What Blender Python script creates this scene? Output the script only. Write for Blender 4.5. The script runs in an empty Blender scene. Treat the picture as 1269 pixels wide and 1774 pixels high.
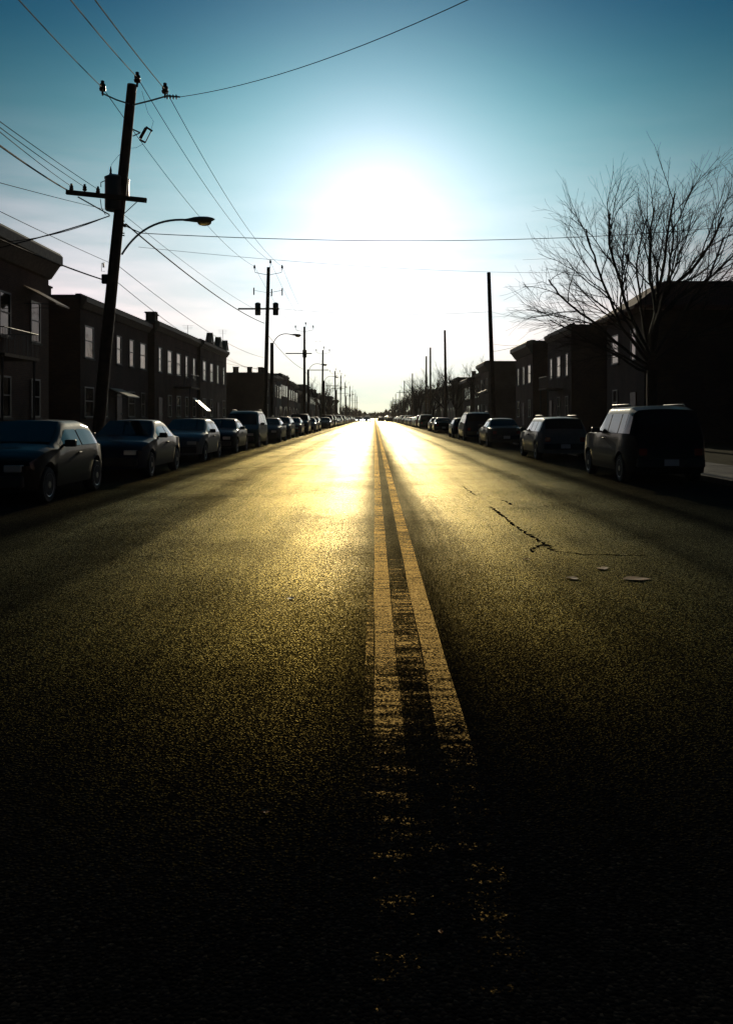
import bpy, bmesh, math, random
from mathutils import Vector, Matrix, noise as mnoise
R = math.radians
sc = bpy.context.scene
C = sc.collection

# ------------------------------------------------------------------ camera
F = 1500.0; HZ = 722.0; VX = 648.0; CH = 1.5
cam = bpy.data.cameras.new("camera"); camo = bpy.data.objects.new("camera", cam); C.objects.link(camo)
camo.location = (0, 0, CH); camo.rotation_euler = (R(90), 0, 0)
cam.sensor_fit = 'VERTICAL'; cam.sensor_height = 36.0; cam.lens = 36.0 * F / 1774
cam.shift_y = -(887 - HZ) / 1774; cam.shift_x = -(VX - 634.5) / 1774
cam.clip_start = 0.05; cam.clip_end = 6000
sc.camera = camo
sc.view_settings.view_transform = 'Standard'; sc.view_settings.look = 'None'
sc.view_settings.exposure = -1.5; sc.view_settings.gamma = 1

# ------------------------------------------------------------------ light
SUN_EL = 13.3; SUN_AZ = 0.2
sun_dir = Vector((math.sin(R(SUN_AZ)) * math.cos(R(SUN_EL)), math.cos(R(SUN_AZ)) * math.cos(R(SUN_EL)), math.sin(R(SUN_EL))))
sl = bpy.data.lights.new("sun", 'SUN'); so = bpy.data.objects.new("sun", sl); C.objects.link(so)
sl.energy = 5.0; sl.angle = R(0.5); sl.color = (1.0, 0.86, 0.60)
so.rotation_euler = sun_dir.to_track_quat('Z', 'Y').to_euler(); so.location = (0, 40, 40)

w = bpy.data.worlds.new("World"); sc.world = w; w.use_nodes = True
nt = w.node_tree; nt.nodes.clear()
def N(nt, t, **k):
    n = nt.nodes.new(t)
    for a, b in k.items(): setattr(n, a, b)
    return n
def mth(nt, op, a, b=None, c=None, clamp=False):
    n = nt.nodes.new('ShaderNodeMath'); n.operation = op; n.use_clamp = clamp
    for i, v in enumerate((a, b, c)):
        if v is None: continue
        if isinstance(v, (int, float)): n.inputs[i].default_value = v
        else: nt.links.new(v, n.inputs[i])
    return n.outputs[0]
def ramp(nt, fac, stops, interp='LINEAR'):
    n = nt.nodes.new('ShaderNodeValToRGB'); n.color_ramp.interpolation = interp
    el = n.color_ramp.elements
    while len(el) < len(stops): el.new(0.5)
    for e, (p, c) in zip(el, stops):
        e.position = p
        e.color = (c, c, c, 1) if isinstance(c, (int, float)) else (*c, 1)
    nt.links.new(fac, n.inputs[0])
    return n.outputs[0]
def mixc(nt, fac, a, b, mode='MIX'):
    n = nt.nodes.new('ShaderNodeMix'); n.data_type = 'RGBA'; n.blend_type = mode
    if mode == 'ADD' or mode == 'MULTIPLY': pass
    for s, v in ((n.inputs[0], fac), (n.inputs[6], a), (n.inputs[7], b)):
        if isinstance(v, (int, float)): s.default_value = v
        elif isinstance(v, tuple): s.default_value = (*v, 1)
        else: nt.links.new(v, s)
    return n.outputs[2]
sky = N(nt, 'ShaderNodeTexSky', sky_type='NISHITA', sun_disc=False)
sky.sun_elevation = R(SUN_EL); sky.sun_rotation = R(SUN_AZ); sky.air_density = 1.0; sky.dust_density = 0.6; sky.ozone_density = 3.0
tc = N(nt, 'ShaderNodeTexCoord')
nrm = N(nt, 'ShaderNodeVectorMath', operation='NORMALIZE'); nt.links.new(tc.outputs['Generated'], nrm.inputs[0])
dt = N(nt, 'ShaderNodeVectorMath', operation='DOT_PRODUCT'); nt.links.new(nrm.outputs[0], dt.inputs[0]); dt.inputs[1].default_value = sun_dir
ang = mth(nt, 'MULTIPLY', mth(nt, 'ARCCOSINE', mth(nt, 'MINIMUM', dt.outputs['Value'], 0.999999)), 180 / math.pi)
sep = N(nt, 'ShaderNodeSeparateXYZ'); nt.links.new(nrm.outputs[0], sep.inputs[0])
el = mth(nt, 'MULTIPLY', mth(nt, 'ARCSINE', sep.outputs['Z']), 180 / math.pi)
# aureole of scattered light round the sun, and the hazy bright band low over the horizon (brightest under the sun)
def gauss(v, wd, p=2.0):
    return mth(nt, 'EXPONENT', mth(nt, 'MULTIPLY', mth(nt, 'POWER', mth(nt, 'DIVIDE', mth(nt, 'ABSOLUTE', v), wd), p), -1.0))
# thin streaky cloud low in the sky
mp = N(nt, 'ShaderNodeMapping'); nt.links.new(nrm.outputs[0], mp.inputs[0]); mp.inputs['Scale'].default_value = (2.2, 2.2, 16)
mp.inputs['Rotation'].default_value = (0, 0.12, 0)
cn = N(nt, 'ShaderNodeTexNoise'); nt.links.new(mp.outputs[0], cn.inputs[0]); cn.inputs['Scale'].default_value = 2.4; cn.inputs['Detail'].default_value = 7; cn.inputs['Roughness'].default_value = 0.6
cl = ramp(nt, cn.outputs[0], [(0.36, 0.74), (0.66, 1.22)])
def scol(v, col):
    m = N(nt, 'ShaderNodeVectorMath', operation='SCALE'); m.inputs[0].default_value = col; nt.links.new(v, m.inputs['Scale']); return m.outputs[0]
def vadd(a, b):
    m = N(nt, 'ShaderNodeVectorMath', operation='ADD'); nt.links.new(a, m.inputs[0]); nt.links.new(b, m.inputs[1]); return m.outputs[0]
hzn = gauss(ang, 62.0, 2.0)
def mul(a, b): return mth(nt, 'MULTIPLY', a, b)
d2 = N(nt, 'ShaderNodeVectorMath', operation='DOT_PRODUCT'); nt.links.new(nrm.outputs[0], d2.inputs[0])
d2.inputs[1].default_value = Vector((-math.sin(R(21)) * math.cos(R(8)), math.cos(R(21)) * math.cos(R(6.5)), math.sin(R(6.5))))
bank = mul(gauss(mth(nt, 'MULTIPLY', mth(nt, 'ARCCOSINE', mth(nt, 'MINIMUM', d2.outputs['Value'], 0.999999)), 180 / math.pi), 7.0, 2.2), cl)   # thin bright cloud low on the left
terms = [(gauss(ang, 5.6, 1.15), (1.65, 1.1, 1.35)), (gauss(ang, 12.5, 2.6), (0.04, 0.34, 0.28)), (gauss(ang, 20.0, 1.4), (0.0, 0.06, 0.22)),
         (mul(mul(gauss(el, 4.0, 2.0), hzn), cl), (-0.85, -0.45, -0.62)), (mul(mul(gauss(el, 9.0, 2.0), hzn), cl), (1.75, 0.84, 0.58)), (mul(mul(gauss(el, 14.5, 2.4), hzn), cl), (0.14, 0.16, 0.24)),
         (mul(gauss(ang, 17.0, 2.4), gauss(el, 17.5, 6.0)), (0.36, 0.12, 0.16)),
         (mul(gauss(ang, 26.0, 3.2), gauss(el, 21.0, 5.0)), (0.17, 0.56, 0.42)), (bank, (0.40, 0.30, 0.34)), (gauss(ang, 45.0, 2.5), (0.0, 0.075, 0.135))]
glow = None
for v_, c_ in terms:
    t_ = scol(v_, c_); glow = t_ if glow is None else vadd(glow, t_)
bg1 = N(nt, 'ShaderNodeBackground'); nt.links.new(mixc(nt, 1.0, sky.outputs[0], (0.05, 0.20, 0.27), 'MULTIPLY'), bg1.inputs[0]); bg1.inputs[1].default_value = 0.05
bg2 = N(nt, 'ShaderNodeBackground'); nt.links.new(glow, bg2.inputs[0]); bg2.inputs[1].default_value = 1.8
ad = N(nt, 'ShaderNodeAddShader'); nt.links.new(bg1.outputs[0], ad.inputs[0]); nt.links.new(bg2.outputs[0], ad.inputs[1])
wo = N(nt, 'ShaderNodeOutputWorld'); nt.links.new(ad.outputs[0], wo.inputs[0])

# ------------------------------------------------------------------ helpers
def P(px, py, Y): return Vector(((px - VX) / F * Y, Y, CH + (HZ - py) / F * Y))
def tag(o, label=None, cat=None, group=None, kind=None):
    if label: o['label'] = label
    if cat: o['category'] = cat
    if group: o['group'] = group
    if kind: o['kind'] = kind
    return o
def empty(name, loc=(0, 0, 0), rz=0, label=None, cat=None, group=None):
    o = bpy.data.objects.new(name, None); C.objects.link(o); o.location = loc; o.rotation_euler = (0, 0, rz); o.empty_display_size = 0.3
    return tag(o, label, cat, group)
class MB:
    def __init__(s): s.v = []; s.f = []; s.sm = []
    def add(s, vs, fs, smooth=False):
        b = len(s.v); s.v += [tuple(v) for v in vs]
        for f in fs: s.f.append(tuple(b + i for i in f)); s.sm.append(smooth)
        return s
    def box(s, x0, x1, y0, y1, z0, z1):
        return s.add([(x0,y0,z0),(x1,y0,z0),(x1,y1,z0),(x0,y1,z0),(x0,y0,z1),(x1,y0,z1),(x1,y1,z1),(x0,y1,z1)],
              [(0,3,2,1),(4,5,6,7),(0,1,5,4),(1,2,6,5),(2,3,7,6),(3,0,4,7)])
    def tube(s, pts, r, n=8, caps=True):
        pts = [Vector(p) for p in pts]
        rs = r if isinstance(r, (list, tuple)) else [r] * len(pts)
        vs = []; fs = []; up = None
        for i, p in enumerate(pts):
            t = (pts[min(i + 1, len(pts) - 1)] - pts[max(i - 1, 0)])
            t = t.normalized() if t.length > 1e-9 else Vector((0, 0, 1))
            if up is None:
                up = t.orthogonal().normalized()
            up = (up - t * up.dot(t)); up = up.normalized() if up.length > 1e-6 else t.orthogonal().normalized()
            sd = t.cross(up)
            for k in range(n):
                a = 2 * math.pi * k / n
                vs.append(p + (up * math.cos(a) + sd * math.sin(a)) * rs[i])
        for i in range(len(pts) - 1):
            for k in range(n):
                a = i * n + k; b = i * n + (k + 1) % n
                fs.append((a, b, b + n, a + n))
        if caps and n > 2:
            fs.append(tuple(reversed(range(n)))); fs.append(tuple(range((len(pts) - 1) * n, len(pts) * n)))
        return s.add(vs, fs, True)
    def lathe(s, c, prof, n=16, axis='Z'):
        vs = []; fs = []; c = Vector(c)
        for (r, h) in prof:
            for k in range(n):
                a = 2 * math.pi * k / n
                if axis == 'Z': d = Vector((r * math.cos(a), r * math.sin(a), h))
                elif axis == 'X': d = Vector((h, r * math.cos(a), r * math.sin(a)))
                else: d = Vector((r * math.cos(a), h, r * math.sin(a)))
                vs.append(c + d)
        m = len(prof)
        for i in range(m - 1):
            for k in range(n):
                a = i * n + k; b = i * n + (k + 1) % n
                fs.append((a, b, b + n, a + n))
        fs.append(tuple(reversed(range(n)))); fs.append(tuple(range((m - 1) * n, m * n)))
        return s.add(vs, fs, True)
    def prism(s, poly, a0, a1, axis='Y'):
        n = len(poly); vs = []
        for a in (a0, a1):
            for (u, v) in poly:
                vs.append((u, a, v) if axis == 'Y' else ((a, u, v) if axis == 'X' else (u, v, a)))
        fs = [tuple(range(n)), tuple(reversed(range(n, 2 * n)))] + [(i, i + n, (i + 1) % n + n, (i + 1) % n) for i in range(n)]
        return s.add(vs, fs)
    def build(s, name, mat, parent=None, fix=True, bev=0):
        me = bpy.data.meshes.new(name); me.from_pydata(s.v, [], s.f); me.materials.append(mat)
        me.polygons.foreach_set('use_smooth', s.sm)
        if fix:
            b = bmesh.new(); b.from_mesh(me); bmesh.ops.recalc_face_normals(b, faces=b.faces)
            for e in b.edges:
                if len(e.link_faces) == 2 and e.calc_face_angle(0) > 0.75: e.smooth = False
            if bev: bmesh.ops.bevel(b, geom=[e for e in b.edges if e.calc_face_angle(0) > 0.6], offset=bev, segments=1, affect='EDGES')
            b.to_mesh(me); b.free()
        o = bpy.data.objects.new(name, me); C.objects.link(o); o.parent = parent
        return o
def children(o): return [c for c in bpy.data.objects if c.parent is o]
def copy_tree(o, kids, parent=None, skip=()):
    c = o.copy(); C.objects.link(c); c.parent = parent
    for k in kids.get(o, ()):
        if k.name.split('.')[0] in skip: continue
        copy_tree(k, kids, c, skip)
    return c
def kidmap():
    m = {}
    for o in bpy.data.objects:
        if o.parent: m.setdefault(o.parent, []).append(o)
    return m

# ------------------------------------------------------------------ materials
def newmat(name):
    m = bpy.data.materials.new(name); m.use_nodes = True
    return m, m.node_tree, m.node_tree.nodes['Principled BSDF']
def objco(nt, scale=(1, 1, 1), rot=(0, 0, 0), src='Object'):
    t = N(nt, 'ShaderNodeTexCoord'); mp = N(nt, 'ShaderNodeMapping'); nt.links.new(t.outputs[src], mp.inputs[0])
    mp.inputs['Scale'].default_value = scale; mp.inputs['Rotation'].default_value = rot
    return mp.outputs[0]
def noi(nt, co, scale, detail=4, rough=0.55):
    n = N(nt, 'ShaderNodeTexNoise'); n.inputs['Scale'].default_value = scale; n.inputs['Detail'].default_value = detail; n.inputs['Roughness'].default_value = rough
    if co is not None: nt.links.new(co, n.inputs[0])
    return n.outputs[0]
def bump(nt, h, strength=0.3, dist=0.01, nrm=None):
    b = N(nt, 'ShaderNodeBump'); b.inputs['Strength'].default_value = strength; b.inputs['Distance'].default_value = dist
    nt.links.new(h, b.inputs['Height'])
    if nrm is not None: nt.links.new(nrm, b.inputs['Normal'])
    return b.outputs[0]
def simple(name, col, rough=0.6, metal=0.0, var=0.25, scale=6.0, bmp=0.0, coat=0.0, spec=0.5):
    m, nt, b = newmat(name)
    co = objco(nt)
    n = noi(nt, co, scale)
    c = ramp(nt, n, [(0.3, tuple(x * (1 - var) for x in col)), (0.7, tuple(min(1, x * (1 + var)) for x in col))])
    nt.links.new(c, b.inputs['Base Color'])
    rr = ramp(nt, noi(nt, co, scale * 2.7), [(0.3, max(0.02, rough * 0.8)), (0.7, min(1, rough * 1.2))]); nt.links.new(rr, b.inputs['Roughness'])
    b.inputs['Metallic'].default_value = metal; b.inputs['Coat Weight'].default_value = coat; b.inputs['Coat Roughness'].default_value = 0.06
    b.inputs['Specular IOR Level'].default_value = spec
    if bmp: nt.links.new(bump(nt, noi(nt, co, scale * 5), bmp, 0.01), b.inputs['Normal'])
    return m
def brick_mat(name, c1, c2, mortar, rough=0.9):
    m, nt, b = newmat(name)
    t = N(nt, 'ShaderNodeTexCoord'); s = N(nt, 'ShaderNodeSeparateXYZ'); nt.links.new(t.outputs['Object'], s.inputs[0])
    cb = N(nt, 'ShaderNodeCombineXYZ'); nt.links.new(mth(nt, 'ADD', s.outputs[0], s.outputs[1]), cb.inputs[0]); nt.links.new(s.outputs[2], cb.inputs[1])
    br = N(nt, 'ShaderNodeTexBrick'); nt.links.new(cb.outputs[0], br.inputs[0])
    br.inputs['Scale'].default_value = 1; br.inputs['Brick Width'].default_value = 0.22; br.inputs['Row Height'].default_value = 0.075; br.inputs['Mortar Size'].default_value = 0.006
    br.inputs['Color1'].default_value = (*c1, 1); br.inputs['Color2'].default_value = (*c2, 1); br.inputs['Mortar'].default_value = (*mortar, 1)
    n = noi(nt, t.outputs['Object'], 0.8, 6)
    nt.links.new(mixc(nt, 1.0, br.outputs[0], ramp(nt, n, [(0.3, 0.6), (0.7, 1.0)]), 'MULTIPLY'), b.inputs['Base Color'])
    b.inputs['Roughness'].default_value = rough; b.inputs['Specular IOR Level'].default_value = 0.2
    nt.links.new(bump(nt, br.outputs['Fac'], -0.4, 0.008), b.inputs['Normal'])
    return m
M = {}
M['brick_brown'] = brick_mat('brown_brick', (0.11, 0.06, 0.045), (0.15, 0.08, 0.055), (0.13, 0.12, 0.11))
M['brick_dark'] = brick_mat('dark_brick', (0.07, 0.045, 0.04), (0.10, 0.06, 0.045), (0.10, 0.09, 0.085))
M['stone'] = brick_mat('grey_stone', (0.20, 0.19, 0.17), (0.15, 0.145, 0.13), (0.11, 0.11, 0.10))
M['brick_tan'] = brick_mat('tan_brick', (0.17, 0.13, 0.09), (0.21, 0.155, 0.105), (0.15, 0.14, 0.13))
M['cornice'] = simple('painted_cornice', (0.16, 0.15, 0.12), 0.7)
M['tar'] = simple('tar_roof', (0.05, 0.05, 0.05), 0.9)
M['shingle'] = simple('red_shingle', (0.13, 0.06, 0.045), 0.9, var=0.5, scale=14, bmp=0.5)
M['white'] = simple('white_paint', (0.34, 0.33, 0.30), 0.5, var=0.08)
M['frame_dark'] = simple('dark_frame', (0.10, 0.09, 0.08), 0.5)
M['wood'] = simple('weathered_wood', (0.12, 0.085, 0.055), 0.85, var=0.4, scale=3, bmp=0.4)
M['pole'] = simple('creosoted_pole', (0.085, 0.055, 0.035), 0.72, var=0.4, scale=4, bmp=0.5, spec=0.35)
M['steel'] = simple('galvanised_steel', (0.35, 0.36, 0.37), 0.42, 0.8, var=0.12)
M['dark_metal'] = simple('dark_metal', (0.06, 0.06, 0.06), 0.5, 0.6)
M['transformer'] = simple('grey_transformer', (0.09, 0.095, 0.10), 0.38, 0.0, var=0.1, coat=0.2)
M['porcelain'] = simple('brown_porcelain', (0.09, 0.04, 0.025), 0.2)
M['wire'] = simple('black_wire', (0.02, 0.02, 0.02), 0.8, spec=0.05)
M['copper_wire'] = simple('aluminium_wire', (0.10, 0.10, 0.10), 0.5, 0.5)
M['rubber'] = simple('tyre_rubber', (0.025, 0.025, 0.025), 0.85)
M['rim'] = simple('alloy_rim', (0.45, 0.45, 0.46), 0.35, 0.9, var=0.1)
M['bark'] = simple('bark', (0.04, 0.03, 0.024), 0.9, var=0.35, scale=8, bmp=0.5, spec=0.2)
M['twig'] = simple('twig_bark', (0.045, 0.033, 0.025), 0.9, var=0.3, scale=5, spec=0.1)
M['concrete'] = simple('kerb_concrete', (0.095, 0.09, 0.085), 0.85, var=0.3, scale=2.5, bmp=0.3, spec=0.25)
M['trim'] = simple('black_trim', (0.03, 0.03, 0.03), 0.55)
M['red_lamp'] = simple('red_tail_lamp', (0.25, 0.015, 0.01), 0.15, coat=0.5, var=0.05)
M['clear_lamp'] = simple('clear_lamp', (0.55, 0.53, 0.48), 0.12, coat=0.5, var=0.05)
M['amber_lens'] = simple('amber_lens', (0.55, 0.38, 0.12), 0.2, var=0.3)
M['amber_lens'].node_tree.nodes['Principled BSDF'].inputs['Transmission Weight'].default_value = 0.75
M['plate'] = simple('licence_plate', (0.5, 0.52, 0.55), 0.4, var=0.05)
M['door'] = simple('painted_door', (0.12, 0.05, 0.03), 0.5)
M['awning'] = simple('pale_awning', (0.55, 0.52, 0.42), 0.45, var=0.12)
M['awning_brown'] = simple('brown_awning', (0.30, 0.17, 0.09), 0.6, var=0.15)
M['leaf'] = simple('dry_leaf', (0.50, 0.27, 0.10), 0.6, var=0.25, scale=40, spec=0.3)
def glass_mat():
    m, nt, b = newmat('dark_glass')
    b.inputs['Base Color'].default_value = (0.015, 0.018, 0.02, 1); b.inputs['Roughness'].default_value = 0.05
    b.inputs['IOR'].default_value = 1.38
    co = objco(nt); nt.links.new(bump(nt, noi(nt, co, 1.3, 1), 0.08, 0.03), b.inputs['Normal'])
    return m
M['glass'] = glass_mat()
def house_glass():
    m, nt, b = newmat('old_window_glass')
    b.inputs['Base Color'].default_value = (0.012, 0.014, 0.016, 1); b.inputs['Roughness'].default_value = 0.07
    co = objco(nt); nt.links.new(bump(nt, noi(nt, co, 0.9, 2), 0.25, 0.05), b.inputs['Normal'])
    return m
M['pane'] = house_glass()
def paint(name, col, metal=0.1):
    m, nt, b = newmat(name)
    co = objco(nt)
    n = noi(nt, co, 7, 5)
    nt.links.new(ramp(nt, n, [(0.35, tuple(x * 0.82 for x in col)), (0.65, col)]), b.inputs['Base Color'])
    b.inputs['Metallic'].default_value = 0; b.inputs['Roughness'].default_value = 0.6; b.inputs['Specular IOR Level'].default_value = 0.08
    b.inputs['Coat Weight'].default_value = 0.28
    nt.links.new(ramp(nt, noi(nt, co, 11, 5), [(0.35, 0.05), (0.7, 0.14)]), b.inputs['Coat Roughness'])
    return m
PAINT = {'silver': paint('silver_paint', (0.20, 0.20, 0.195), 0.6), 'black': paint('black_paint', (0.012, 0.012, 0.013), 0.0),
         'dark blue': paint('dark_blue_paint', (0.012, 0.022, 0.05)), 'dark red': paint('dark_red_paint', (0.11, 0.015, 0.012)),
         'grey': paint('grey_paint', (0.07, 0.07, 0.073), 0.5), 'white': paint('white_car_paint', (0.45, 0.45, 0.43), 0.0),
         'dark green': paint('dark_green_paint', (0.015, 0.045, 0.03)), 'beige': paint('beige_paint', (0.17, 0.15, 0.11), 0.4)}

# asphalt: dull when seen from above, a strong sheen at grazing angles (own Schlick-like curve), polished wheel paths
ROAD = dict(k=16.0, rough=0.37, amp=5.8, tint=(1.0, 0.765, 0.22))
def asphalt_mat(name='asphalt', streaks=True):
    m, nt, b = newmat(name); nt.nodes.remove(b)
    out = nt.nodes['Material Output']
    t = N(nt, 'ShaderNodeTexCoord'); co = t.outputs['Object']
    s = N(nt, 'ShaderNodeSeparateXYZ'); nt.links.new(co, s.inputs[0]); X = s.outputs[0]; Y = s.outputs[1]
    st = N(nt, 'ShaderNodeMapping'); nt.links.new(co, st.inputs[0]); st.inputs['Scale'].default_value = (1.6, 0.035, 1)
    streak = noi(nt, st.outputs[0], 1.5, 5, 0.6)
    pt = noi(nt, co, 0.45, 5, 0.6)                        # big patches
    vor = N(nt, 'ShaderNodeTexVoronoi'); nt.links.new(co, vor.inputs[0]); vor.inputs['Scale'].default_value = 72; vor.inputs['Randomness'].default_value = 1
    fine = noi(nt, co, 240, 3, 0.7); mid = noi(nt, co, 38, 4, 0.6)
    # base colour: dark binder, grey stones
    stone = ramp(nt, vor.outputs['Color'], [(0.25, (0.026, 0.025, 0.024)), (0.7, (0.05, 0.046, 0.042)), (0.97, (0.12, 0.105, 0.085))])
    col = mixc(nt, 1.0, stone, ramp(nt, pt, [(0.3, 0.75), (0.7, 1.1)]), 'MULTIPLY')
    # sheen mask across the road
    wob = mth(nt, 'MULTIPLY_ADD', streak, 0.36, -0.18)
    Xw = mth(nt, 'ADD', X, wob)
    def band(c, wd, p=2.0):
        return mth(nt, 'EXPONENT', mth(nt, 'MULTIPLY', mth(nt, 'POWER', mth(nt, 'DIVIDE', mth(nt, 'ABSOLUTE', mth(nt, 'SUBTRACT', Xw, c)), wd), p), -1.0))
    dull = band(0.28, 0.82, 3.0)                    # unpolished strip under the paint
    oil = mth(nt, 'MULTIPLY', band(3.4, 0.24), 0.62)
    oil2 = mth(nt, 'MULTIPLY', band(-3.1, 0.6), 0.6)
    seam = mth(nt, 'MULTIPLY', mth(nt, 'ADD', band(4.75, 0.35), band(-4.75, 0.35)), 0.75)
    mask = mth(nt, 'SUBTRACT', 1.0, mth(nt, 'MAXIMUM', mth(nt, 'MULTIPLY', dull, 0.975), mth(nt, 'MAXIMUM', mth(nt, 'MAXIMUM', oil, oil2), seam)), clamp=True)
    mask = mth(nt, 'MULTIPLY', mask, ramp(nt, streak, [(0.30, 0.55), (0.62, 1.0)]))
    mask = mth(nt, 'MULTIPLY', mask, ramp(nt, pt, [(0.32, 0.5), (0.6, 1.0)]))
    mask = mth(nt, 'MULTIPLY', mask, mth(nt, 'EXPONENT', mth(nt, 'MULTIPLY', mth(nt, 'POWER', mth(nt, 'DIVIDE', mth(nt, 'ABSOLUTE', Xw), 4.5), 4.0), -1.0)))   # unpolished outer margins
    grain = ramp(nt, mth(nt, 'ADD', mth(nt, 'MULTIPLY', vor.outputs['Distance'], 0.6), mth(nt, 'MULTIPLY', mid, 0.55)), [(0.34, 1.0), (0.58, 0.08)])
    mask = mth(nt, 'MULTIPLY', mask, grain)
    h = mth(nt, 'ADD', mth(nt, 'MULTIPLY', vor.outputs['Distance'], -1.0), mth(nt, 'ADD', mth(nt, 'MULTIPLY', fine, 0.35), mth(nt, 'MULTIPLY', mid, 0.5)))
    nr = bump(nt, h, 0.75, 0.008)
    df = N(nt, 'ShaderNodeBsdfDiffuse'); nt.links.new(col, df.inputs[0]); df.inputs[1].default_value = 1; nt.links.new(nr, df.inputs['Normal'])
    gl = N(nt, 'ShaderNodeBsdfAnisotropic', distribution='GGX'); gl.inputs['Color'].default_value = (*ROAD['tint'], 1); gl.inputs['Roughness'].default_value = ROAD['rough']; nt.links.new(nr, gl.inputs['Normal'])
    lw = N(nt, 'ShaderNodeLayerWeight'); lw.inputs['Blend'].default_value = 0.5; nt.links.new(bump(nt, h, 0.35, 0.006), lw.inputs['Normal'])
    fr = mth(nt, 'POWER', lw.outputs['Facing'], ROAD['k'])
    fac = mth(nt, 'MULTIPLY', mth(nt, 'MULTIPLY', fr, mask), ROAD['amp'], clamp=True)
    nt.links.new(ramp(nt, lw.outputs['Facing'], [(0.0, ROAD['tint']), (0.925, ROAD['tint']), (0.972, (1.0, 0.90, 0.60))]), gl.inputs['Color'])   # reflection turns colourless towards grazing
    mx = N(nt, 'ShaderNodeMixShader'); nt.links.new(fac, mx.inputs[0]); nt.links.new(df.outputs[0], mx.inputs[1]); nt.links.new(gl.outputs[0], mx.inputs[2])
    nt.links.new(mx.outputs[0], out.inputs[0])
    return m
M['asphalt'] = asphalt_mat()
def line_mat(name='worn_yellow_paint', off=0.0):
    m, nt, b = newmat(name)
    out = nt.nodes['Material Output']
    t = N(nt, 'ShaderNodeTexCoord'); co = t.outputs['Object']; s = N(nt, 'ShaderNodeSeparateXYZ'); nt.links.new(co, s.inputs[0])
    grit = noi(nt, co, 85, 4, 0.75)
    mpb = N(nt, 'ShaderNodeMapping'); nt.links.new(co, mpb.inputs[0]); mpb.inputs['Scale'].default_value = (2.0, 9.0, 1)
    bars = noi(nt, mpb.outputs[0], 1.6, 3, 0.5)                # cross-wise flaking
    big = noi(nt, co, 1.1, 3, 0.5)
    # paint cover by distance: sparse close by, fullest in mid-distance, thinner beyond
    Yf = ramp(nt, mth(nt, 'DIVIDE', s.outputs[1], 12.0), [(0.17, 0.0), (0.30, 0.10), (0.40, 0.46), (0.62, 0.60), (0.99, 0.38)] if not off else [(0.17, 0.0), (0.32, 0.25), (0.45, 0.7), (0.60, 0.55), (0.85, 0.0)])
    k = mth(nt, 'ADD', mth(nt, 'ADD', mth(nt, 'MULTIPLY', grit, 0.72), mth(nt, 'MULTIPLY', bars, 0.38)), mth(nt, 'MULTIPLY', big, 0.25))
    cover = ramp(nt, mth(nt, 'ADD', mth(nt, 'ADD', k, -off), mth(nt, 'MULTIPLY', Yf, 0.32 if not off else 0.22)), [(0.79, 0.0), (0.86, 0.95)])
    nt.links.new(ramp(nt, grit, [(0.35, (0.09, 0.05, 0.016)), (0.6, (0.30, 0.18, 0.05))]), b.inputs['Base Color'])
    nr = bump(nt, noi(nt, co, 110, 4, 0.7), 0.7, 0.007)
    c_ = b.inputs['Base Color'].links[0].from_socket; nt.nodes.remove(b)
    df = N(nt, 'ShaderNodeBsdfDiffuse'); nt.links.new(c_, df.inputs[0]); nt.links.new(nr, df.inputs['Normal'])
    gl = N(nt, 'ShaderNodeBsdfAnisotropic', distribution='GGX'); gl.inputs['Color'].default_value = (1.0, 0.69, 0.27, 1); gl.inputs['Roughness'].default_value = 0.5; nt.links.new(nr, gl.inputs['Normal'])
    lw = N(nt, 'ShaderNodeLayerWeight'); lw.inputs['Blend'].default_value = 0.5
    fac = mth(nt, 'MULTIPLY', mth(nt, 'MULTIPLY', mth(nt, 'POWER', lw.outputs['Facing'], 2.0), ramp(nt, grit, [(0.42, 0.08), (0.70, 2.5)])), 0.165, clamp=True)
    m2 = N(nt, 'ShaderNodeMixShader'); nt.links.new(fac, m2.inputs[0]); nt.links.new(df.outputs[0], m2.inputs[1]); nt.links.new(gl.outputs[0], m2.inputs[2])
    tr = N(nt, 'ShaderNodeBsdfTransparent'); mx = N(nt, 'ShaderNodeMixShader')
    nt.links.new(cover, mx.inputs[0]); nt.links.new(tr.outputs[0], mx.inputs[1]); nt.links.new(m2.outputs[0], mx.inputs[2]); nt.links.new(mx.outputs[0], out.inputs[0])
    return m
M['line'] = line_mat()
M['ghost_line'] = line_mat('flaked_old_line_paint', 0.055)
def grass_mat():
    m, nt, b = newmat('winter_grass')
    co = objco(nt)
    nt.links.new(ramp(nt, noi(nt, co, 3, 8, 0.7), [(0.3, (0.02, 0.022, 0.01)), (0.7, (0.055, 0.05, 0.022))]), b.inputs['Base Color'])
    b.inputs['Roughness'].default_value = 1; b.inputs['Specular IOR Level'].default_value = 0.05
    nt.links.new(bump(nt, noi(nt, co, 40, 5), 1.0, 0.04), b.inputs['Normal'])
    return m
M['grass'] = grass_mat()
M['crack'] = simple('crack_tar', (0.008, 0.008, 0.008), 1.0, spec=0.0)
M['farwood'] = simple('far_trees', (0.05, 0.04, 0.03), 1.0, var=0.4, scale=0.2, spec=0.05)

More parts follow.
